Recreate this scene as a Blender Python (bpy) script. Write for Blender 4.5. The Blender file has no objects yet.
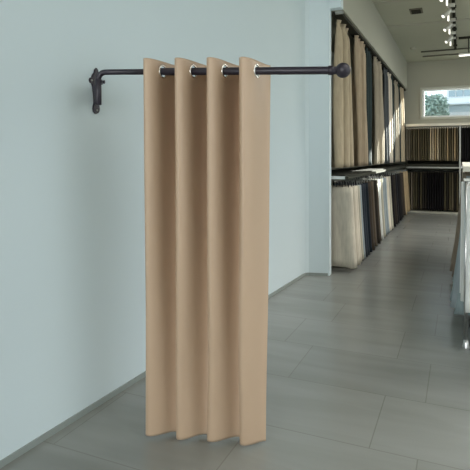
import bpy, bmesh, math, random
from mathutils import Vector, Matrix
random.seed(7)
D = bpy.data; S = bpy.context.scene; C = S.collection
PI = math.pi

# ---------------------------------------------------------------- camera, world, lights, exposure
CAM_H = 1.05; F = 507.0; HY = 156.0; YAW = math.atan(225/507)
cam = D.cameras.new('camera'); cam.sensor_width = 36; cam.lens = 36*F/470; cam.shift_y = -(235-HY)/470
cam.clip_start = .02; cam.clip_end = 300
co = D.objects.new('camera', cam); C.objects.link(co)
co.location = (0, 0, CAM_H); co.rotation_euler = (PI/2, 0, YAW); S.camera = co
cs, sn = math.cos(YAW), math.sin(YAW)
def at(px, py, t):
    """world point seen at pixel (px,py) at camera depth t"""
    a = (px-235)/F; b = (HY-py)/F
    return Vector((t*(-sn+a*cs), t*(cs+a*sn), CAM_H+b*t))

S.view_settings.view_transform = 'Standard'; S.view_settings.look = 'None'
S.view_settings.gamma = 1; S.view_settings.use_curve_mapping = False
S.view_settings.exposure = 0.22

w = D.worlds.new('world'); S.world = w; w.use_nodes = True
nt = w.node_tree; nt.nodes.clear()
out = nt.nodes.new('ShaderNodeOutputWorld'); bg = nt.nodes.new('ShaderNodeBackground')
tc = nt.nodes.new('ShaderNodeTexCoord'); sep = nt.nodes.new('ShaderNodeSeparateXYZ'); rp = nt.nodes.new('ShaderNodeValToRGB')
rp.color_ramp.elements[0].color = (.62, .68, .72, 1); rp.color_ramp.elements[0].position = 0
rp.color_ramp.elements[1].color = (.46, .57, .70, 1); rp.color_ramp.elements[1].position = .8
nt.links.new(tc.outputs['Generated'], sep.inputs[0]); nt.links.new(sep.outputs['Z'], rp.inputs[0])
nt.links.new(rp.outputs[0], bg.inputs[0]); bg.inputs[1].default_value = 2.3
nt.links.new(bg.outputs[0], out.inputs[0])

sun = D.lights.new('sun', 'SUN'); sun.energy = 42; sun.angle = math.radians(.6); sun.color = (1, .95, .86)
so = D.objects.new('sun', sun); C.objects.link(so)
so.rotation_euler = Vector((-.59, -1, -.28)).to_track_quat('-Z', 'Y').to_euler(); so.location = (6, 20, 8)

def area(name, loc, direction, sx, sy, power, col):
    l = D.lights.new(name, 'AREA'); l.shape = 'RECTANGLE'; l.size = sx; l.size_y = sy; l.energy = power; l.color = col
    o = D.objects.new(name, l); C.objects.link(o); o.location = loc
    o.rotation_euler = Vector(direction).to_track_quat('-Z', 'Z').to_euler(); return o
area('fill_lamp_front_left', (-.85, -4.35, 1.45), (0, 1, 0), 1.1, 2.5, 98, (1, .985, .95))  # unseen fill added behind the camera, lights the curtain folds from the left
area('fill_lamp_front_right', (1.45, -4.35, 1.45), (0, 1, 0), 2.9, 2.5, 22, (1, .985, .95))  # broader, weaker unseen fill added behind the camera
area('fill_lamp_side', (3.12, 1.3, 1.6), (-1, 0, 0), 3.6, 2.1, 11, (1, .985, .95))  # unseen fill added at the right to brighten the left wall
FILL_PANELS = ((1.4, 1.5, 17), (1.8, 4.7, 104), (1.7, 7.5, 78))      # unseen fill panels added overhead: x, y, watts
for x_, y_, p_ in FILL_PANELS:
    area('fill_lamp_overhead', (x_, y_, 2.795), (0, 0, -1), 1.9, 1.9, p_, (1, .975, .93)).data.spread = math.radians(125 if y_ < 5 else 180)   # added overhead fill; narrow spread keeps it off the wall

# ---------------------------------------------------------------- materials
def srgb(r, g, b):
    f = lambda c: (c/255/12.92) if c/255 <= .04045 else ((c/255+.055)/1.055)**2.4
    return (f(r), f(g), f(b), 1)
def mat(name, col, rough=.6, metal=0, spec=.5, noise=None, bump=None, sheen=0):
    """noise=(scale, amount, stretch) varies the colour; bump=(scale, strength, stretch)"""
    m = D.materials.new(name); m.use_nodes = True; n = m.node_tree; b = n.nodes['Principled BSDF']
    b.inputs['Base Color'].default_value = col; b.inputs['Roughness'].default_value = rough
    b.inputs['Metallic'].default_value = metal; b.inputs['Specular IOR Level'].default_value = spec
    b.inputs['Sheen Weight'].default_value = sheen
    def noise_node(scale, st):
        t = n.nodes.new('ShaderNodeTexCoord'); mp = n.nodes.new('ShaderNodeMapping'); mp.inputs['Scale'].default_value = st
        x = n.nodes.new('ShaderNodeTexNoise'); x.inputs['Scale'].default_value = scale; x.inputs['Detail'].default_value = 4
        n.links.new(t.outputs['Object'], mp.inputs[0]); n.links.new(mp.outputs[0], x.inputs['Vector']); return x
    if noise:
        x = noise_node(noise[0], noise[2]); r = n.nodes.new('ShaderNodeValToRGB'); k = noise[1]
        r.color_ramp.elements[0].position = .3; r.color_ramp.elements[1].position = .7
        r.color_ramp.elements[0].color = tuple(c*(1-k) for c in col[:3])+(1,)
        r.color_ramp.elements[1].color = tuple(min(1, c*(1+k)) for c in col[:3])+(1,)
        n.links.new(x.outputs['Fac'], r.inputs[0]); n.links.new(r.outputs[0], b.inputs['Base Color'])
    if bump:
        x = noise_node(bump[0], bump[2]); bp = n.nodes.new('ShaderNodeBump')
        bp.inputs['Strength'].default_value = bump[1]; bp.inputs['Distance'].default_value = .002
        n.links.new(x.outputs['Fac'], bp.inputs['Height']); n.links.new(bp.outputs[0], b.inputs['Normal'])
    return m
def emit(name, col, s):
    m = mat(name, col); b = m.node_tree.nodes['Principled BSDF']
    b.inputs['Emission Color'].default_value = col; b.inputs['Emission Strength'].default_value = s; return m
def fabric(name, rgb, k=.12, stripes=False):
    return mat(name, srgb(*rgb), .9, spec=.2, noise=(60 if not stripes else 14, k, (1, 1, .15) if not stripes else (.2, .2, 3)), bump=(400, .3, (1, 1, 1)))

M_wall = mat('pale_blue_grey_paint', srgb(206, 219, 223), .75, spec=.25, noise=(.7, .02, (1, 1, 1)), bump=(120, .05, (1, 1, 1)))
M_greige = mat('dimmed_warm_white', srgb(162, 162, 149), .8, spec=.2, noise=(.8, .03, (1, 1, 1)))  # white of the back wall, with dim warm light put into the colour
M_ceil = mat('ceiling_paint', srgb(166, 168, 152), .85, spec=.2, noise=(1, .03, (1, 1, 1)))
M_base = mat('baseboard_paint', srgb(138, 146, 142), .6)
M_white = mat('white_trim', srgb(222, 226, 226), .5)
M_black = mat('black_bronze_metal', srgb(42, 38, 48), .42, .15, noise=(300, .15, (1, 1, 1)))
M_chrome = mat('brushed_steel', (.62, .62, .62, 1), .28, 1)
M_nickel = mat('satin_nickel', (.80, .78, .74, 1), .25, 1)
M_rail = mat('grey_shelf_metal', srgb(150, 152, 146), .4, .5)
M_dark = mat('dark_fixture_board', srgb(52, 52, 46), .9, spec=.08)
M_cream = mat('cream_board', srgb(206, 202, 188), .6)
M_lamp = emit('lamp_face', (1, .96, .88, 1), 1.25)
M_curtain = mat('beige_blackout_cloth', srgb(185, 159, 134), .46, spec=.55, noise=(3, .02, (1, 1, .3)), bump=(900, .12, (1, 1, 1)))

# floor: large grey tiles with fine grout and faint cross veins
def floor_mat():
    m = D.materials.new('grey_stone_tile'); m.use_nodes = True; n = m.node_tree; L = n.links.new; b = n.nodes['Principled BSDF']
    t = n.nodes.new('ShaderNodeTexCoord'); mp = n.nodes.new('ShaderNodeMapping'); mp.inputs['Location'].default_value = (.744, -1.86+.44*20, 0)
    br = n.nodes.new('ShaderNodeTexBrick'); br.offset = .27; br.inputs['Scale'].default_value = 1
    br.inputs['Brick Width'].default_value = .61; br.inputs['Row Height'].default_value = .44; br.inputs['Mortar Size'].default_value = .0028
    br.inputs['Mortar Smooth'].default_value = .4; br.inputs['Bias'].default_value = 0
    br.inputs['Color1'].default_value = srgb(137, 139, 135); br.inputs['Color2'].default_value = srgb(132, 134, 130); br.inputs['Mortar'].default_value = srgb(120, 121, 115)
    mp2 = n.nodes.new('ShaderNodeMapping'); mp2.inputs['Scale'].default_value = (.7, 4, 1); mp2.inputs['Rotation'].default_value = (0, 0, .12)
    ns = n.nodes.new('ShaderNodeTexNoise'); ns.inputs['Scale'].default_value = 1.6; ns.inputs['Detail'].default_value = 5; ns.inputs['Distortion'].default_value = .6
    r = n.nodes.new('ShaderNodeValToRGB'); r.color_ramp.elements[0].position = .35; r.color_ramp.elements[0].color = (.84, .84, .82, 1)
    r.color_ramp.elements[1].position = .68; r.color_ramp.elements[1].color = (1.0, 1.0, 1.0, 1)
    mx = n.nodes.new('ShaderNodeMix'); mx.data_type = 'RGBA'; mx.blend_type = 'MULTIPLY'; mx.inputs[0].default_value = 1
    L(t.outputs['Object'], mp.inputs[0]); L(mp.outputs[0], br.inputs['Vector']); L(t.outputs['Object'], mp2.inputs[0]); L(mp2.outputs[0], ns.inputs['Vector'])
    L(ns.outputs['Fac'], r.inputs[0]); L(br.outputs['Color'], mx.inputs[6]); L(r.outputs[0], mx.inputs[7]); L(mx.outputs[2], b.inputs['Base Color'])
    b.inputs['Roughness'].default_value = .27; b.inputs['Specular IOR Level'].default_value = .6
    bp = n.nodes.new('ShaderNodeBump'); bp.inputs['Strength'].default_value = .12; bp.inputs['Distance'].default_value = .002
    L(ns.outputs['Fac'], bp.inputs['Height']); L(bp.outputs[0], b.inputs['Normal']); return m
M_floor = floor_mat()
def glass_mat():
    m = D.materials.new('window_glass'); m.use_nodes = True; n = m.node_tree; n.nodes.clear()
    o = n.nodes.new('ShaderNodeOutputMaterial'); mx = n.nodes.new('ShaderNodeMixShader'); tr = n.nodes.new('ShaderNodeBsdfTransparent')
    gl = n.nodes.new('ShaderNodeBsdfGlossy'); gl.inputs['Roughness'].default_value = .03; tr.inputs[0].default_value = (.93, .96, .96, 1)
    fr = n.nodes.new('ShaderNodeFresnel'); fr.inputs[0].default_value = 1.3
    n.links.new(fr.outputs[0], mx.inputs[0]); n.links.new(tr.outputs[0], mx.inputs[1]); n.links.new(gl.outputs[0], mx.inputs[2]); n.links.new(mx.outputs[0], o.inputs[0]); return m
M_glass = glass_mat()

# ---------------------------------------------------------------- helpers
def obj(name, bm, m=None, parent=None, smooth=False):
    bmesh.ops.recalc_face_normals(bm, faces=bm.faces[:])
    me = D.meshes.new(name); bm.to_mesh(me); bm.free()
    if smooth:
        for p in me.polygons: p.use_smooth = True
    o = D.objects.new(name, me); C.objects.link(o)
    if m: me.materials.append(m)
    if parent: o.parent = parent
    return o
def thing(name, label, cat, loc=(0, 0, 0), rz=0, group=None):
    o = D.objects.new(name, None); C.objects.link(o); o.location = loc; o.rotation_euler = (0, 0, rz)
    o.empty_display_size = .05; return tag(o, label, cat, group)
def tag(o, label, cat, group=None, kind=None):
    o['label'] = label; o['category'] = cat
    if group: o['group'] = group
    if kind: o['kind'] = kind
    return o
def struct(name, bm, m, label=None, parent=None):
    o = obj(name, bm, m, parent)
    if not parent:
        o['kind'] = 'structure'
        if label: o['label'] = label
    return o
def add_box(bm, x0, x1, y0, y1, z0, z1, bevel=0):
    r = bmesh.ops.create_cube(bm, size=1)
    vs = r['verts']
    for v in vs: v.co = Vector(((x0+x1)/2+v.co.x*(x1-x0), (y0+y1)/2+v.co.y*(y1-y0), (z0+z1)/2+v.co.z*(z1-z0)))
    if bevel:
        es = list({e for v in vs for e in v.link_edges})
        bmesh.ops.bevel(bm, geom=es, offset=bevel, segments=2, affect='EDGES', profile=.5)
def box(*a, **k):
    bm = bmesh.new(); add_box(bm, *a, **k); return bm
def add_prism(bm, pts, z0, z1):
    lo = [bm.verts.new((x, y, z0)) for x, y in pts]; hi = [bm.verts.new((x, y, z1)) for x, y in pts]
    n = len(pts); bm.faces.new(lo); bm.faces.new(hi)
    for i in range(n): bm.faces.new((lo[i], lo[(i+1) % n], hi[(i+1) % n], hi[i]))
def add_tube(bm, pts, r, seg=14, cap=True):
    pts = [Vector(p) for p in pts]; rs = r if isinstance(r, (list, tuple)) else [r]*len(pts)
    up = None; rings = []
    for i, p in enumerate(pts):
        d = (pts[min(i+1, len(pts)-1)]-pts[max(i-1, 0)]).normalized()
        if up is None: up = Vector((0, 0, 1)) if abs(d.z) < .9 else Vector((1, 0, 0))
        s = d.cross(up).normalized(); up = s.cross(d).normalized()
        rings.append([bm.verts.new(p+(s*math.cos(2*PI*k/seg)+up*math.sin(2*PI*k/seg))*rs[i]) for k in range(seg)])
    for a, b in zip(rings, rings[1:]):
        for k in range(seg): bm.faces.new((a[k], a[(k+1) % seg], b[(k+1) % seg], b[k]))
    if cap: bm.faces.new(rings[0]); bm.faces.new(rings[-1])
def tube(pts, r, seg=14):
    bm = bmesh.new(); add_tube(bm, pts, r, seg); return bm
def add_ball(bm, c, r, u=24, v=16):
    bmesh.ops.create_uvsphere(bm, u_segments=u, v_segments=v, radius=r, matrix=Matrix.Translation(c))
def add_torus(bm, c, axis, R, r, n=32, k=10):
    q = Vector(axis).to_track_quat('Z', 'Y'); c = Vector(c); rings = []
    for i in range(n):
        a = 2*PI*i/n
        rings.append([bm.verts.new(c+q @ Vector(((R+r*math.cos(2*PI*j/k))*math.cos(a), (R+r*math.cos(2*PI*j/k))*math.sin(a), r*.7*math.sin(2*PI*j/k)))) for j in range(k)])
    for i in range(n):
        A, B = rings[i], rings[(i+1) % n]
        for j in range(k): bm.faces.new((A[j], B[j], B[(j+1) % k], A[(j+1) % k]))
def dup(root, loc, label=None, group=None, mesh_mat=None):
    r = root.copy(); C.objects.link(r); r.location = loc
    if label: r['label'] = label
    if group: r['group'] = group
    for ch in list(root.children):
        c = ch.copy(); C.objects.link(c); c.parent = r
        for g in ch.children:
            d = g.copy(); C.objects.link(d); d.parent = c
    return r

# ---------------------------------------------------------------- the room
H = 2.87; BY = 10.4
struct('floor', box(-2.2, 3.35, -4.6, 10.6, -.1, 0), M_floor, 'grey stone tile floor')
struct('ceiling', box(-2.2, 3.35, -4.6, 10.6, H, H+.12), M_ceil, 'dim grey ceiling')
bm = bmesh.new()
add_prism(bm, [(-1.73, -4.5), (-1.255, 4.27), (-1.247, 4.325), (-1.22, 4.355), (-1.047, 4.40), (-1.047, 4.47), (-2.2, 4.47), (-2.2, -4.5)], 0, H)
wl = struct('wall_left', bm, M_wall, 'pale blue-grey painted wall behind the beige curtain')
struct('wall_header', box(-1.047, -.94, 4.385, 4.47, 2.34, H), M_wall, parent=wl)
bm = bmesh.new(); add_prism(bm, [(-1.73, -4.5), (-1.255, 4.27), (-1.247, 4.325), (-1.22, 4.355), (-1.06, 4.397),
    (-1.06, 4.389), (-1.217, 4.347), (-1.24, 4.32), (-1.247, 4.27), (-1.722, -4.5)], .0, .022)
struct('baseboard_left', bm, M_base, 'thin grey baseboard along the pale wall')
struct('wall_alcove', box(-2.0, -1.45, 4.47, BY, 0, H), M_greige, 'wall at the back of the curtain alcove')
struct('trim_1', box(-1.45, -.94, 4.47, BY, 2.34, H), M_greige, 'grey bulkhead over the hanging curtains')
# back wall with window opening
WX0, WX1, WZ0, WZ1 = -.665, 1.7, 1.79, 2.33
bm = bmesh.new()
add_box(bm, -1.9, WX0, BY, BY+.12, 0, H); add_box(bm, WX1, 3.2, BY, BY+.12, 0, H)
add_box(bm, WX0, WX1, BY, BY+.12, 0, WZ0); add_box(bm, WX0, WX1, BY, BY+.12, WZ1, H)
struct('wall_back', bm, M_greige, 'far white wall, dimmed in its colour, with the wide window')
bm = bmesh.new(); fw = .035
for a in ((WX0-fw, WX0, WZ0-fw, WZ1+fw), (WX1, WX1+fw, WZ0-fw, WZ1+fw), (WX0, WX1, WZ0-fw, WZ0), (WX0, WX1, WZ1, WZ1+fw)):
    add_box(bm, a[0], a[1], BY-.03, BY, a[2], a[3])
fr = struct('window_1', bm, mat('grey_window_casing', srgb(182, 184, 174), .6), 'wide window high on the far wall')
bm = bmesh.new()
for a in ((WX0, WX0+.04, WZ0, WZ1), (WX1-.04, WX1, WZ0, WZ1), (WX0+.04, WX1-.04, WZ0, WZ0+.03), (WX0+.04, WX1-.04, WZ1-.03, WZ1)):
    add_box(bm, a[0], a[1], BY+.02, BY+.08, a[2], a[3])
struct('window_frame', bm, M_white, parent=fr)
struct('window_pane', box(WX0+.04, WX1-.04, BY+.045, BY+.051, WZ0+.03, WZ1-.03), M_glass, parent=fr)
# unseen front and right walls; their window openings are added for fill light
bm = bmesh.new()
add_box(bm, -1.73, -1.4, -4.62, -4.5, 0, H); add_box(bm, 2.9, 3.2, -4.62, -4.5, 0, H); add_box(bm, -1.4, 2.9, -4.62, -4.5, 2.7, H); add_box(bm, -1.4, 2.9, -4.62, -4.5, 0, .2)
struct('wall_front', bm, M_greige, 'unseen front wall with an added window opening')
struct('added_window_front', box(-1.4, 2.9, -4.57, -4.56, .2, 2.7), M_glass, 'unseen glazing added behind the camera to let light in')
bm = bmesh.new()
add_box(bm, 3.2, 3.35, -4.62, -.7, 0, H); add_box(bm, 3.2, 3.35, 3.3, 5.75, 0, H); add_box(bm, 3.2, 3.35, 8.85, BY+.12, 0, H); add_box(bm, 3.2, 3.35, -.7, 3.3, 0, .5); add_box(bm, 3.2, 3.35, -.7, 3.3, 2.7, H)
add_box(bm, 3.2, 3.35, 5.75, 8.85, 0, .85); add_box(bm, 3.2, 3.35, 5.75, 8.85, 2.65, H)
struct('wall_right', bm, M_greige, 'right wall')
struct('added_window_side', box(3.27, 3.28, -.7, 3.3, .5, 2.7), M_glass, 'unseen side window added to light the left wall')
struct('added_window_far', box(3.27, 3.28, 5.75, 8.85, .85, 2.65), M_glass, 'unseen far side window added to light the alcove')
M_fill_panel = emit('fill_panel_glow', (1, .98, .94, 1), .8)  # glowing face of the added overhead fill panels
for k_, (x_, y_, p_) in enumerate(FILL_PANELS):
    t_ = thing('fill_panel', 'unseen square fill panel added under the ceiling, %s of the row' % ('nearest', 'middle', 'farthest')[k_], 'added fill light', (x_, y_, 2.80), 0, 'unseen fill panels added under the ceiling')
    obj('frame', box(-1, 1, -1, 1, .02, .0695), mat('fill_panel_housing', srgb(200, 200, 196), .5), t_); obj('diffuser', box(-.96, .96, -.96, .96, .004, .0195), M_fill_panel, t_)
# shallow ceiling battens
for k, y in enumerate((6.15, 7.35)):
    struct('trim_%d' % (k+2), box(-.93, 3.1, y, y+.09, H-.012, H), M_greige, 'shallow ceiling batten')

# ---------------------------------------------------------------- outside the far window
struct('ground', box(-25, 30, 10.7, 60, -.35, -.2), mat('pavement', srgb(120, 125, 118), .9), 'ground outside')
b = thing('building', 'white low building with square windows seen through the far window', 'building', (4, 22, -.2))
obj('wall', box(-4.5, 6, 0, 4, 0, 4.55), mat('white_render', srgb(236, 238, 240), .8), b)
M_bluewin = mat('dark_window_glass', srgb(160, 176, 182), .2)
for k in range(16):
    f = obj('window', box(-4.41+.28*k, -4.18+.28*k, -.06, -.002, 3.62, 3.98), M_bluewin, b)
    obj('window_frame', box(-4.42+.28*k, -4.17+.28*k, -.05, -.003, 3.58, 3.615), M_white, f)
obj('glazing_band', box(-4.4, 5.5, -.08, -.002, 3.0, 3.24), mat('blue_grey_glazing', srgb(186, 200, 208), .3), b)
obj('canopy', box(-4.9, 5.6, -.7, -.002, 3.25, 3.30), M_white, b)
def tree(x, y, h, r, label, seed):
    rnd = random.Random(seed)
    t = thing('tree', label, 'tree', (x, y, -.2), 0, 'trees outside the far window')
    obj('trunk', tube([(0, 0, 0), (.05, .02, h*.35), (0, 0, h*.75)], [.14, .11, .05]), mat('bark', srgb(80, 74, 64), .9), t)
    bm = bmesh.new()
    for i in range(2600):
        while True:
            p = Vector([rnd.uniform(-1, 1) for _ in range(3)])
            if p.length < 1: break
        p = p.normalized()*(p.length**.5)*r*(1+.18*math.sin(5*p.x+seed)*math.cos(4*p.z)); p.z = p.z*.95+h*.72
        q = Matrix.Rotation(rnd.uniform(0, 6), 3, Vector([rnd.uniform(-1, 1), rnd.uniform(-1, 1), rnd.uniform(-1, 1)]).normalized()); s = .10
        vs = [bm.verts.new(p+q @ Vector(c)) for c in ((-s, 0, 0), (0, -s*.5, .02), (s, 0, 0), (0, s*.5, .02))]; bm.faces.new(vs)
    obj('foliage', bm, mat('leaves', srgb(160, 178, 166), .7, noise=(3, .3, (1, 1, 1))), t)
tree(-1.18, 19.5, 3.75, .86, 'leafy green tree just left of the white building outside the window', 1)
tree(-2.75, 27, 4.6, 1.5, 'paler distant tree at the left edge of the far window', 2)

# ---------------------------------------------------------------- hero: swing-arm curtain rod
tL, tR = 1.937, 1.775                                   # camera depth of pivot and of finial
P0 = at(98.2, 72.2, tL); P1 = at(343, 70.3, tR)           # rod axis ends
rd = (P1-P0).normalized()
wdir = Vector((-1.255+1.73, 4.27+4.5, 0)).normalized(); wn = Vector((wdir.y, -wdir.x, 0))   # along wall, off wall
# plate centre: point on the wall plane seen at (95.3,90)
def on_wall(px, py):
    p = at(px, py, 1)-Vector((0, 0, CAM_H)); o = Vector((0, 0, CAM_H)); a = Vector((-1.73, -4.5, 0))
    t = (a-o).dot(wn)/p.dot(wn); return o+p*t
PC = on_wall(95.3, 90)
rod = thing('curtain_rod', 'black metal swing-arm curtain rod with ball finial fixed to the pale wall', 'curtain rod', PC)
def L_(v): return Vector(v)-PC
# wall plate outline (u along wall, v up): pointed top, side ears, rounded foot
out_pts = [(0, .093), (.009, .084), (.012, .072), (.022, .060), (.026, .050), (.036, .046), (.040, .036), (.036, .026), (.026, .024), (.020, .010), (.015, -.020), (.012, -.055),
           (.017, -.068), (.019, -.080), (.016, -.092), (.008, -.099), (0, -.101)]
loop = out_pts+[(-u, v) for u, v in reversed(out_pts[1:-1])]
bm = bmesh.new()
lo = [bm.verts.new(wdir*u+Vector((0, 0, v))+wn*.0005) for u, v in loop]; hi = [bm.verts.new(wdir*u*.93+Vector((0, 0, v*.98))+wn*.009) for u, v in loop]
bm.faces.new(lo); bm.faces.new(hi); n = len(loop)
for i in range(n): bm.faces.new((lo[i], lo[(i+1) % n], hi[(i+1) % n], hi[i]))
plate = obj('wall_plate', bm, M_black, rod)
for u, v in ((-.031, .036), (.031, .036), (0, -.085)):
    c = wdir*u+Vector((0, 0, v))
    obj('screw', tube([c+wn*.008, c+wn*.0115, c+wn*.0135], [.0045, .0045, .002], 12), M_rail, plate, True)
# pivot sleeve the rod drops into
SV = P0+Vector((0, 0, -.02))
sz1 = at(97, 79, tL).z; sz0 = at(97, 105, tL).z
def piv(z, off=0): return L_((P0.x, P0.y, z))
obj('sleeve', tube([piv(sz0), piv(sz0+.002), piv(sz1-.002), piv(sz1)], [.0105, .0125, .0125, .0105], 20), M_black, rod, True)
# articulated arm from plate to sleeve
hz = (sz0+sz1)/2+.012-PC.z
tg_ = piv(0); knee = Vector((tg_.x, tg_.y, 0))*.27+Vector((0, 0, hz))
bm = bmesh.new(); add_tube(bm, [knee+Vector((0, 0, -.035)), knee+Vector((0, 0, .035))], .010, 16)
obj('hinge_pin', bm, M_black, rod, True)
for dz_ in (.021, -.021):
    obj('hinge_lug', tube([wn*.006+Vector((0, 0, hz+dz_)), knee+Vector((0, 0, dz_))], .006), M_black, rod, True)
tgt = piv(0); tgt.z = hz; ad = (tgt-knee).normalized(); asd = Vector((-ad.y, ad.x, 0)); bm = bmesh.new()
for z0, z1 in ((-.014, .014),):
    a0, a1 = knee+ad*.006, tgt-ad*.010
    pts = [a0+asd*.005, a1+asd*.005, a1-asd*.005, a0-asd*.005]
    add_prism(bm, [(p.x, p.y) for p in pts], hz+z0, hz+z1)
obj('swing_arm', bm, M_black, rod)
# thumb screw on the sleeve
c = piv(at(97, 82, tL).z); bm = tube([c+rd*.010, c+rd*.020, c+rd*.021, c+rd*.026], [.003, .003, .0065, .0065], 12)
obj('thumb_screw', bm, M_black, rod, True)
# bent inner rod
R_ = .030; pts = [piv(sz1-.01)]
base = L_(P0)
pts.append(base+Vector((0, 0, -R_)))
for k in range(1, 9):
    a = PI/2*k/8; pts.append(base+rd*(R_*(1-math.cos(a)))+Vector((0, 0, -R_+R_*math.sin(a))))
s_out = (at(156, 71.5, 1.9)-P0).length
pts.append(base+rd*(s_out+.05))
obj('inner_rod', tube(pts, .0108, 20), M_black, rod, True)
ln = (P1-P0).length
obj('outer_rod', tube([base+rd*s_out, base+rd*(s_out+.002), base+rd*(ln-.03), base+rd*(ln-.02)], [.0118, .0140, .0140, .0140], 24), M_black, rod, True)
obj('finial_collar', tube([base+rd*(ln-.052), base+rd*(ln-.050), base+rd*(ln-.035), base+rd*(ln-.030), base+rd*(ln-.018)], [.0142, .0168, .0168, .0135, .0125], 24), M_black, rod, True)
bm = bmesh.new(); add_ball(bm, base+rd*ln, .0268, 32, 20); obj('finial', bm, M_black, rod, True)

# ---------------------------------------------------------------- hero: beige grommet curtain
dep = Vector((rd.y, -rd.x, 0)).normalized()               # towards the camera
if dep.dot(Vector((0, 0, 0))-P0) < 0: dep = -dep
lat = Vector((rd.x, rd.y, 0)).normalized()
def along(px):                                            # rod parameter seen at a pixel column
    lo_, hi_ = 0, ln
    for _ in range(40):
        m_ = (lo_+hi_)/2; q = P0+rd*m_; r_ = q.x*cs+q.y*sn; f_ = -q.x*sn+q.y*cs
        if 235+F*r_/f_ < px: lo_ = m_
        else: hi_ = m_
    return m_
sA = along(152.8); sB = along(246); PER = (sB-sA)/3
CO = P0+rd*sA; CO = Vector((CO.x, CO.y, 0))
cur = thing('curtain', 'beige grommet curtain hanging in four deep folds from the black rod', 'curtain', CO)
def cloth(phi, h, Hc):
    """phi fold phase, h 0 bottom..1 top"""
    A = .025+.068*h**1.2
    skew = .031
    fold = phi/(2*PI)
    c = math.cos(phi)
    rnd = .10*math.sin(2*phi)
    l = PER*(fold)+skew*(1-c)/2*1.0 + .0062*math.sin(2*phi)*(.6+.4*h)
    d = A*(c-.20+.03*math.cos(3*phi)) + .004*math.sin(9*h+fold*2)*(1-h)
    l += .0025*math.sin(7*h+3*fold)*(1-h)
    l -= .008*(1-h)
    return l, d
ph0, ph1 = -.30*PI, 6*PI+.88*PI
NU, NV = 420, 150
def curpos(phi, h):
    s_here = sA+PER*phi/(2*PI)
    topz = (P0+rd*s_here).z+.037
    z = .012+(topz-.012)*h
    l, d = cloth(phi, h, topz)
    return lat*l+dep*d+Vector((0, 0, z))
bm = bmesh.new(); grid = []
cross = [PI/2+PI*k for k in range(7)]
for j in range(NV+1):
    h = j/NV
    h = h if h < .85 else .85+(h-.85)
    grid.append([bm.verts.new(curpos(ph0+(ph1-ph0)*i/NU, h)) for i in range(NU+1)])
centres = []
for c in cross:
    for _ in range(30):                                   # refine: where the cloth meets the rod axis
        pass
    s_c = sA+PER*c/(2*PI); zc = (P0+rd*s_c).z
    top = zc+.037; h = (zc-.012)/(top-.012)
    lo_, hi_ = c-.9, c+.9
    f = lambda p: cloth(p, h, 0)[1]
    for _ in range(40):
        m_ = (lo_+hi_)/2
        if (f(lo_) > 0) == (f(m_) > 0): lo_ = m_
        else: hi_ = m_
    p = curpos(m_, h); e = curpos(m_+.02, h)-curpos(m_-.02, h)
    centres.append((p, e.cross(Vector((0, 0, 1))).normalized()))
for j in range(NV):
    for i in range(NU):
        q = (grid[j][i], grid[j][i+1], grid[j+1][i+1], grid[j+1][i])
        mid = (q[0].co+q[2].co)/2
        if j > NV*.88 and any((mid-c).length < .0203 for c, _ in centres): continue
        bm.faces.new(q)
bmesh.ops.delete(bm, geom=[v for v in bm.verts if not v.link_faces], context='VERTS')
pn = obj('curtain_panel', bm, M_curtain, cur, True)
md = pn.modifiers.new('thick', 'SOLIDIFY'); md.thickness = .0022; md.offset = 0
for c, nn in centres:
    bm = bmesh.new(); add_torus(bm, c, nn, .0229, .0042); obj('grommet', bm, M_nickel, cur, True)
# side and bottom hems
bm = bmesh.new()
for hz_ in (0,):
    pts_ = [curpos(ph0, j/40) for j in range(41)]; add_tube(bm, pts_, .0016, 6)
obj('side_hem', bm, M_curtain, cur, True)

# ---------------------------------------------------------------- alcove: track, hanging curtains
tr = thing('curtain_track', 'long dark curtain track under the bulkhead', 'curtain track', (-.995, 4.51, 2.30))
obj('rail', box(-.045, .035, 0, 5.8, .010, .039), M_dark, tr)
obj('end_cap', box(-.02, .05, -.025, -.001, .012, .037), M_rail, tr)
def pleat_curtain(y0, y1, ztop, zbot, n, m, label, flare=.12, xo=-.995, amp=(.034, .055)):
    yc = (y0+y1)/2; t = thing('hanging_curtain', label, 'curtain', (xo, yc, zbot), 0, 'display curtains in the alcove')
    bm = bmesh.new(); rows = 26; cols = n*14; g = []; sd = random.uniform(0, 9)
    for j in range(rows+1):
        h = j/rows; wd = (y1-y0)/2*(1-flare*h); row = []
        am = amp[1]+(amp[0]-amp[1])*h
        for i in range(cols+1):
            u = -1+2*i/cols; ph = 2*PI*n*i/cols
            pinch = 1-.6*math.exp(-((h-.965)/.03)**2)
            row.append(bm.verts.new((am*pinch*math.sin(ph+.5*math.sin(3*h+sd))+.008*math.sin(ph*.5+sd), wd*u+.012*math.sin(ph*2+sd)*(1-h), (ztop-zbot)*h)))
        g.append(row)
    for j in range(rows):
        for i in range(cols): bm.faces.new((g[j][i], g[j][i+1], g[j+1][i+1], g[j+1][i]))
    o = obj('cloth', bm, m, t, True); md = o.modifiers.new('thick', 'SOLIDIFY'); md.thickness = .004
    for k in range(n):
        y = (y1-y0)/2*(1-flare)*(-1+2*(k+.5)/n)
        obj('hook', tube([(0, y, ztop-zbot-.03), (0, y, ztop-zbot+.007)], .003, 6), M_rail, t)
    return t
F_beige = fabric('beige_linen', (172, 158, 134), .10); F_pale = fabric('pale_greige_linen', (140, 132, 116), .10)
F_green = fabric('dark_green_velvet', (34, 46, 46), .2); F_char = fabric('charcoal_cloth', (62, 66, 68), .15)
F_light = fabric('light_stripe_cloth', (178, 170, 156), .14)
ZT, ZB = 2.302, .945
pleat_curtain(4.50, 5.24, ZT, ZB, 3, F_beige, 'nearest beige pleated curtain in the alcove, right behind the ball finial', .34, -1.03, (.04, .075))
pleat_curtain(5.27, 5.92, ZT, ZB, 4, fabric('sand_linen', (168, 152, 130), .10), 'second beige pleated curtain in the alcove, just before the dark green one', .08, -.995)
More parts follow.
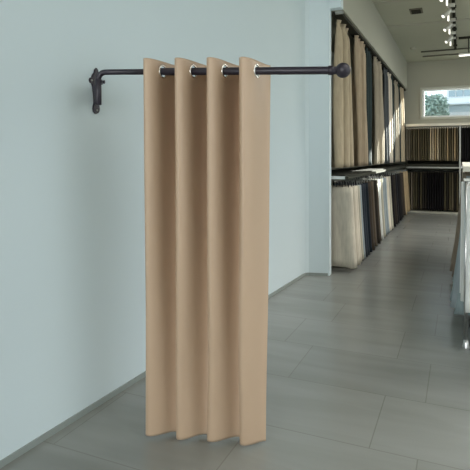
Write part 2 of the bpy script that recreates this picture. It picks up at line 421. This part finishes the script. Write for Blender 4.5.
pleat_curtain(5.95, 6.40, ZT, ZB, 2, F_green, 'first dark green curtain in the alcove, right after the beige pair', .05, -1.0, (.02, .03))
pleat_curtain(6.42, 7.36, ZT, ZB, 4, F_pale, 'wide pale greige pleated curtain in the middle of the alcove', .22)
pleat_curtain(7.40, 7.78, ZT, ZB, 2, F_char, 'charcoal grey curtain after the wide pale greige one', .05)
pleat_curtain(7.82, 8.16, ZT, ZB, 2, F_light, 'light striped narrow curtain between charcoal and dark curtains', .12)
pleat_curtain(8.20, 8.64, ZT, ZB, 2, fabric('black_green_cloth', (30, 40, 40), .2), 'black-green curtain after the narrow light striped curtain', .05)
pleat_curtain(8.68, 9.12, ZT, ZB, 2, F_pale, 'narrow pale greige curtain between the two farthest dark curtains', .15)
pleat_curtain(9.15, 9.52, ZT, ZB, 2, F_green, 'farthest dark green curtain in the alcove', .05)
pleat_curtain(9.56, 10.2, ZT, ZB, 3, F_beige, 'farthest beige curtain in the alcove, beside the back wall', .15)

# ---------------------------------------------------------------- swatches
def swatch_mesh(wt, wb, ht, th_t, th_b, seed, wob=.006, side=1):
    """cloth sample hung across; x from 0 (inner) to side*w ; thickness in y; z from 0 to ht"""
    rnd = random.Random(seed); p1, p2 = rnd.uniform(0, 6), rnd.uniform(0, 6)
    bm = bmesh.new(); nu, nz = 14, 12; rings = []
    for j in range(nz+1):
        h = j/nz; W = wb+(wt-wb)*h**.8; T = th_b+(th_t-th_b)*h; ring = []
        dz = lambda u: (.010*math.sin(u*9+p1) if j == 0 else 0)
        for i in range(nu+1):
            u = i/nu; y = T/2*(1-.5*abs(2*u-1)**6)+wob*(1-h*.7)*math.sin(u*14+p1+2*h); ring.append(bm.verts.new((side*W*u, y, ht*h+dz(u))))
        for i in range(nu, -1, -1):
            u = i/nu; y = -T/2*(1-.5*abs(2*u-1)**6)+wob*(1-h*.7)*math.sin(u*14+p2+2*h); ring.append(bm.verts.new((side*W*u, y, ht*h+dz(u))))
        rings.append(ring)
    n = len(rings[0])
    for a, b in zip(rings, rings[1:]):
        for k in range(n): bm.faces.new((a[k], a[(k+1) % n], b[(k+1) % n], b[k]))
    bm.faces.new(rings[0]); bm.faces.new(rings[-1]); return bm
PAL = dict(cream=(208, 200, 184), greige=(176, 172, 156), blue=(146, 156, 160), navy=(44, 50, 58), ink=(28, 34, 42), brown=(66, 58, 50), rust=(86, 76, 64),
           white=(208, 210, 206), black=(24, 22, 24), tan=(164, 144, 112), sand=(184, 170, 144), umber=(46, 42, 37), olive=(108, 99, 80), dolive=(84, 78, 60),
           taupe=(128, 118, 104), teal=(140, 154, 156), snow=(226, 228, 226))
MAT = {k: fabric(k+'_sample_cloth', v, .10) for k, v in PAL.items()}
names = dict(cream='cream', greige='greige', blue='dusty blue-grey', navy='navy blue', ink='blue-black', brown='dark brown', rust='rust brown', white='off-white', black='black',
             tan='tan', sand='sand-coloured', umber='dark umber', olive='olive brown', dolive='dark olive', taupe='taupe', teal='pale grey-teal', snow='white')

# left lower rack ---------------------------------------------------
rk = thing('display_rack', 'long low grey shelf rail with fabric samples hung below the alcove curtains', 'rack', (-1.25, 4.5, .845))
obj('shelf_board', box(-.19, .31, .03, 5.85, .012, .034), M_dark, rk)
obj('front_rail', box(.318, .345, .0, 5.45, -.002, .024, bevel=.003), mat('dull_green_grey_metal', srgb(66, 67, 60), .9, .0, spec=.05), rk)
obj('end_rail', box(-.10, .318, -.0, .028, -.002, .024), M_white, rk)
obj('hanging_bar', tube([(.22, .03, -.022), (.22, 5.4, -.022)], .006, 8), M_chrome, rk)
obj('hanging_bar', tube([(.06, .03, -.022), (.06, 5.4, -.022)], .006, 8), M_chrome, rk)
seqL = ['cream', 'cream', 'cream', 'greige', 'blue', 'navy', 'navy', 'ink', 'navy', 'brown', 'umber', 'rust', 'brown', 'umber', 'rust', 'white', 'white', 'greige', 'white', 'blue', 'blue', 'cream', 'cream', 'greige', 'cream',
        'black', 'black', 'umber', 'black', 'ink', 'black', 'black', 'black', 'umber', 'umber', 'brown', 'tan', 'sand', 'tan', 'tan', 'sand', 'tan']
def next_words(seq, i):
    def run(k, st):
        c = seq[k]
        while 0 <= k < len(seq) and seq[k] == c: k += st
        return seq[k] if 0 <= k < len(seq) else None
    return run(i, -1), run(i, 1)
ORD = 'first second third fourth fifth sixth seventh eighth ninth tenth eleventh twelfth thirteenth fourteenth fifteenth sixteenth seventeenth eighteenth nineteenth'.split()
def ordw(i):
    n = i+1
    if n < 20: return ORD[i]
    t = {2: 'twent', 3: 'thirt', 4: 'fort'}[n//10]
    return t+'ieth' if n % 10 == 0 else t+'y-'+ORD[n % 10-1]
def slabel(seq, i, end, where):
    pr, nx = next_words(seq, i); nb = pr or nx
    return '%s fabric sample near %s, %s from %s end of %s' % (names[seq[i]], names[nb] if nb else 'others', ordw(i), end, where)
protos = {}
def swatch_set(seq, y0, pitch, x_in, z0, ht, wt, wb, side, where, group, tt, tb, hooks=True, n_hooks=5, off=0, pitches=None, full=None):
    cnt = {}; y = y0; i = 0
    while i < len(seq):
        c = seq[i]
        lab = slabel(full or seq, i+off, 'near', where)
        key = (group, c, wt)
        sc = random.Random(i*3+len(group)).uniform(-.012, .012)
        if key not in protos:
            t = thing('fabric_sample', lab, 'fabric sample', (x_in, y, z0+sc*.5-.0), random.uniform(-.03, .03), group)
            obj('cloth', swatch_mesh(wt, wb, ht, tt, tb, i+len(group), side=side), MAT[c], t, True)
            if hooks:
                for k in range(n_hooks):
                    xx = side*wt*(.12+.76*k/(n_hooks-1)); bm = tube([(xx, 0, ht-.012), (xx, 0, ht+.040)], .0045, 6)
                    obj('hook', bm, M_black if c in ('cream', 'white', 'greige', 'snow') else M_rail, t)
            protos[key] = t
        else:
            t = dup(protos[key], (x_in, y, z0+sc*.5), lab, group); t.rotation_euler.z = random.uniform(-.03, .03)
        t.scale.x = 1+sc*4
        y += pitch if not pitches else pitches[i]
        i += 1
Lp = [.145, .12, .10, .11, .10, .09, .09, .09, .09, .11, .10, .12, .11, .11, .12, .13, .13, .12, .13, .12, .12, .14, .14, .13, .14, .15, .15, .15, .15, .15, .15, .15, .15, .15, .16, .15, .15, .14, .14, .13, .13, .12]
swatch_set(seqL, 4.62, .12, -1.18, .050, .715, .29, .335, 1, 'left low rack', 'fabric samples on the left low rack', .03, .075, pitches=Lp)

# back wall rack ----------------------------------------------------
bk = thing('wall_rack', 'tall two-tier sample rack standing against the far wall under the window', 'rack', (0, 10.0, 0))
obj('top_cap', box(-.93, 1.0, .0, .38, 1.602, 1.65), M_cream, bk)
obj('back_board', box(-.93, 1.0, .36, .385, .03, 1.60), M_dark, bk)
obj('middle_shelf', box(-.93, 1.0, .02, .36, .80, .90), M_dark, bk)
obj('shelf_edge', box(-.93, 1.0, -.004, .018, .825, .850), M_rail, bk)
obj('upright', box(-.012, .014, -.03, -.006, .03, 1.60), M_rail, bk)
obj('plinth', box(-.93, 1.0, -.03, .36, 0, .028), M_greige, bk)
obj('hanging_bar', tube([(-.93, .18, 1.591), (1.0, .18, 1.591)], .006, 8), M_chrome, bk)
obj('hanging_bar', tube([(-.93, .18, .775), (1.0, .18, .775)], .006, 8), M_chrome, bk)
def back_set(seq, x0, pitch, z0, ht, where, group):
    for i, c in enumerate(seq):
        lab = slabel(seq, i, 'left', where)
        key = (group, c); x = x0+pitch*i
        if key not in protos:
            t = thing('fabric_sample', lab, 'fabric sample', (x, 10.03, z0), PI/2, group)
            obj('cloth', swatch_mesh(.28, .29, ht, .018, .034, i+3, wob=.002, side=1), MAT[c], t, True)
            obj('header_clip', box(0.0, .29, -.010, .010, ht-.004, ht+.016), M_cream if z0 > .9 else M_dark, t)
            protos[key] = t
        else: dup(protos[key], (x, 10.03, z0), lab, group)
up = ['taupe', 'taupe', 'dolive', 'olive', 'dolive', 'olive', 'dolive', 'dolive', 'dolive', 'dolive', 'sand', 'sand', 'tan', 'sand', 'olive', 'dolive', 'olive', 'tan', 'dolive', 'olive', 'tan', 'olive']
lowr = ['dolive', 'dolive', 'taupe', 'dolive', 'dolive', 'umber', 'dolive', 'umber', 'umber', 'black', 'black', 'black', 'black', 'black', 'black', 'black', 'dolive', 'umber', 'dolive', 'olive', 'umber', 'olive']
back_set(up, -.915, .0415, .965, .60, 'far upper tier', 'fabric samples on the upper tier of the far rack')
back_set(lowr, -.915, .0415, .045, .70, 'far lower tier', 'fabric samples on the lower tier of the far rack')
back_set(['black']*7+['ink']*3, .045, .0415, .965, .60, 'far right bay', 'fabric samples right of the far rack upright')
back_set(['dolive']*6+['umber']*4, .045, .0415, .045, .70, 'far right bottom bay', 'fabric samples low right of the far rack upright')

# right freestanding rack --------------------------------------------
rr = thing('display_rack', 'freestanding rack on chrome legs at the right edge, hung with pale fabric samples', 'rack', (.03, 3.05, 0))
for x, y in ((0, 0), (.5, 0), (0, 3.35), (.5, 3.35)):
    lg = obj('leg', tube([(x, y, .03), (x, y, .911)], .011, 14), M_chrome, rr, True)
    obj('foot', tube([(x, y, 0), (x, y, .004), (x, y, .024), (x, y, .045)], [.020, .020, .015, .012], 14), M_chrome, lg, True)
obj('hanging_rail', box(-.012, .512, -.012, .012, .912, .927), M_rail, rr)
obj('hanging_rail', box(-.012, .512, 3.3385, 3.362, .912, .943), M_chrome, rr)
obj('long_rail', box(.10, .12, -.20, 3.338, .928, .943), M_chrome, rr)
obj('long_rail', box(.38, .40, -.20, 3.338, .928, .943), M_chrome, rr)
obj('top_board', box(-.01, .52, .72, 3.335, .9435, .98), M_cream, rr)
seqR = ['snow', 'white', 'snow', 'teal', 'blue', 'teal', 'blue', 'white', 'teal', 'blue', 'taupe', 'taupe', 'brown', 'taupe', 'taupe', 'tan']
Rp = [.23, .14, .14, .14, .15, .14, .15, .15, .15, .17, .2, .2, .2, .22, .22, .2]
swatch_set(seqR[:3], 2.93, .15, .50, .235, .66, .486, .496, -1, 'right rack', 'fabric samples on the right rack', .03, .08, pitches=Rp[:3], full=seqR)
swatch_set(seqR[3:], 2.93+sum(Rp[:3]), .15, .50, .075, .82, .455, .556, -1, 'right rack', 'fabric samples on the right rack', .03, .09, pitches=Rp[3:], off=3, full=seqR)

# ---------------------------------------------------------------- ceiling fittings
tk = thing('lighting_track', 'dark ceiling track that carries the row of spotlights', 'lighting track', (-.07, 3.9, 2.835))
obj('rail', box(-.018, .018, 0, 5.4, 0, .034), M_dark, tk)
for k in range(9): obj('track_joint', box(-.03, .03, .3+.58*k, .36+.58*k, -.022, -.001), M_dark, tk)
M_head = mat('white_lamp_metal', srgb(196, 196, 188), .4)
def spot(x, y, zf, order):
    t = thing('spotlight', 'white cylindrical spotlight tilted to the left on the ceiling track, %s' % order, 'spotlight', (-.12, y, 2.812), 0, 'tilted spotlights on the ceiling track')
    obj('adapter', box(-.02, .068, -.05, .05, -.02, 0), M_head, t)
    obj('arm', tube([(0, 0, -.018), (0, 0, -.085)], .007, 8), M_head, t)
    d = Vector((-.62, -.38, -.68)).normalized(); c = Vector((-.01, 0, -.085))
    obj('lamp_head', tube([c-d*.045, c-d*.04, c+d*.08], [.015, .022, .024], 18), M_head, t, True)
    obj('lamp_face', tube([c+d*.0805, c+d*.086], [.021, .019], 18), M_lamp, t, True)
for y, o_ in ((5.72, 'nearest'), (6.40, 'second nearest'), (7.10, 'third nearest'), (7.85, 'farthest')): spot(.04, y, 0, o_)
for y, o_ in ((5.98, 'nearest'), (6.68, 'second nearest'), (7.40, 'third nearest'), (8.2, 'farthest')):
    t = thing('lamp_tube', 'short glowing downlight tube hanging from the ceiling track, %s' % o_, 'downlight', (-.13, y, 2.812), 0, 'downlight tubes on the ceiling track')
    obj('adapter', box(-.012, .078, -.03, .03, -.02, 0), M_head, t)
    obj('lamp_body', tube([(0, 0, -.02), (0, 0, -.06)], .02, 12), M_head, t, True)
    obj('diffuser', tube([(0, 0, -.0605), (0, 0, -.12), (0, 0, -.124)], [.010, .010, .008], 12), M_lamp, t, True)
pl = thing('pendant_light', 'slim linear pendant light glowing white under the ceiling at right', 'pendant light', (.0, 8.5, 2.58))
obj('canopy', box(-.02, .26, -.03, .03, .262, .289), M_dark, pl)
obj('stem', tube([(.12, 0, .03), (.12, 0, .262)], .008, 8), M_dark, pl)
hs = obj('housing', box(-.02, 1.4, -.03, .03, .012, .035), M_head, pl)
obj('diffuser', box(-.015, 1.395, -.024, .024, -.002, .0115), M_lamp, pl)
v = thing('ceiling_vent', 'small dark square vent recessed in the grey ceiling', 'vent', (-.50, 6.72, 2.858))
obj('frame', box(-.075, .075, -.11, .11, 0, .0115), mat('vent_frame', srgb(92, 88, 74), .7), v)
obj('grille', box(-.055, .055, -.085, .085, -.008, -.0005), M_dark, v)
M_rod = mat('dull_grey_rod', srgb(92, 92, 82), .7)
for k, (y, z) in enumerate(((9.35, 2.855), (9.8, 2.855))):
    t = thing('ceiling_rod', 'thin dark rod hung across the ceiling near the far wall, the %s one' % ('nearer', 'farther')[k], 'rod', (-.62, y, z), 0, 'dark rods across the ceiling')
    obj('bar', tube([(0, 0, 0), (3.6, 0, 0)], .012, 10), M_rod, t, True)
sd = tag(obj('smoke_detector', tube([(-.72, 9.0, H-.001), (-.72, 9.0, H-.02), (-.72, 9.0, H-.032)], [.05, .05, .03], 20), M_greige, None, True), 'small round grey smoke detector on the ceiling by the bulkhead', 'smoke detector')
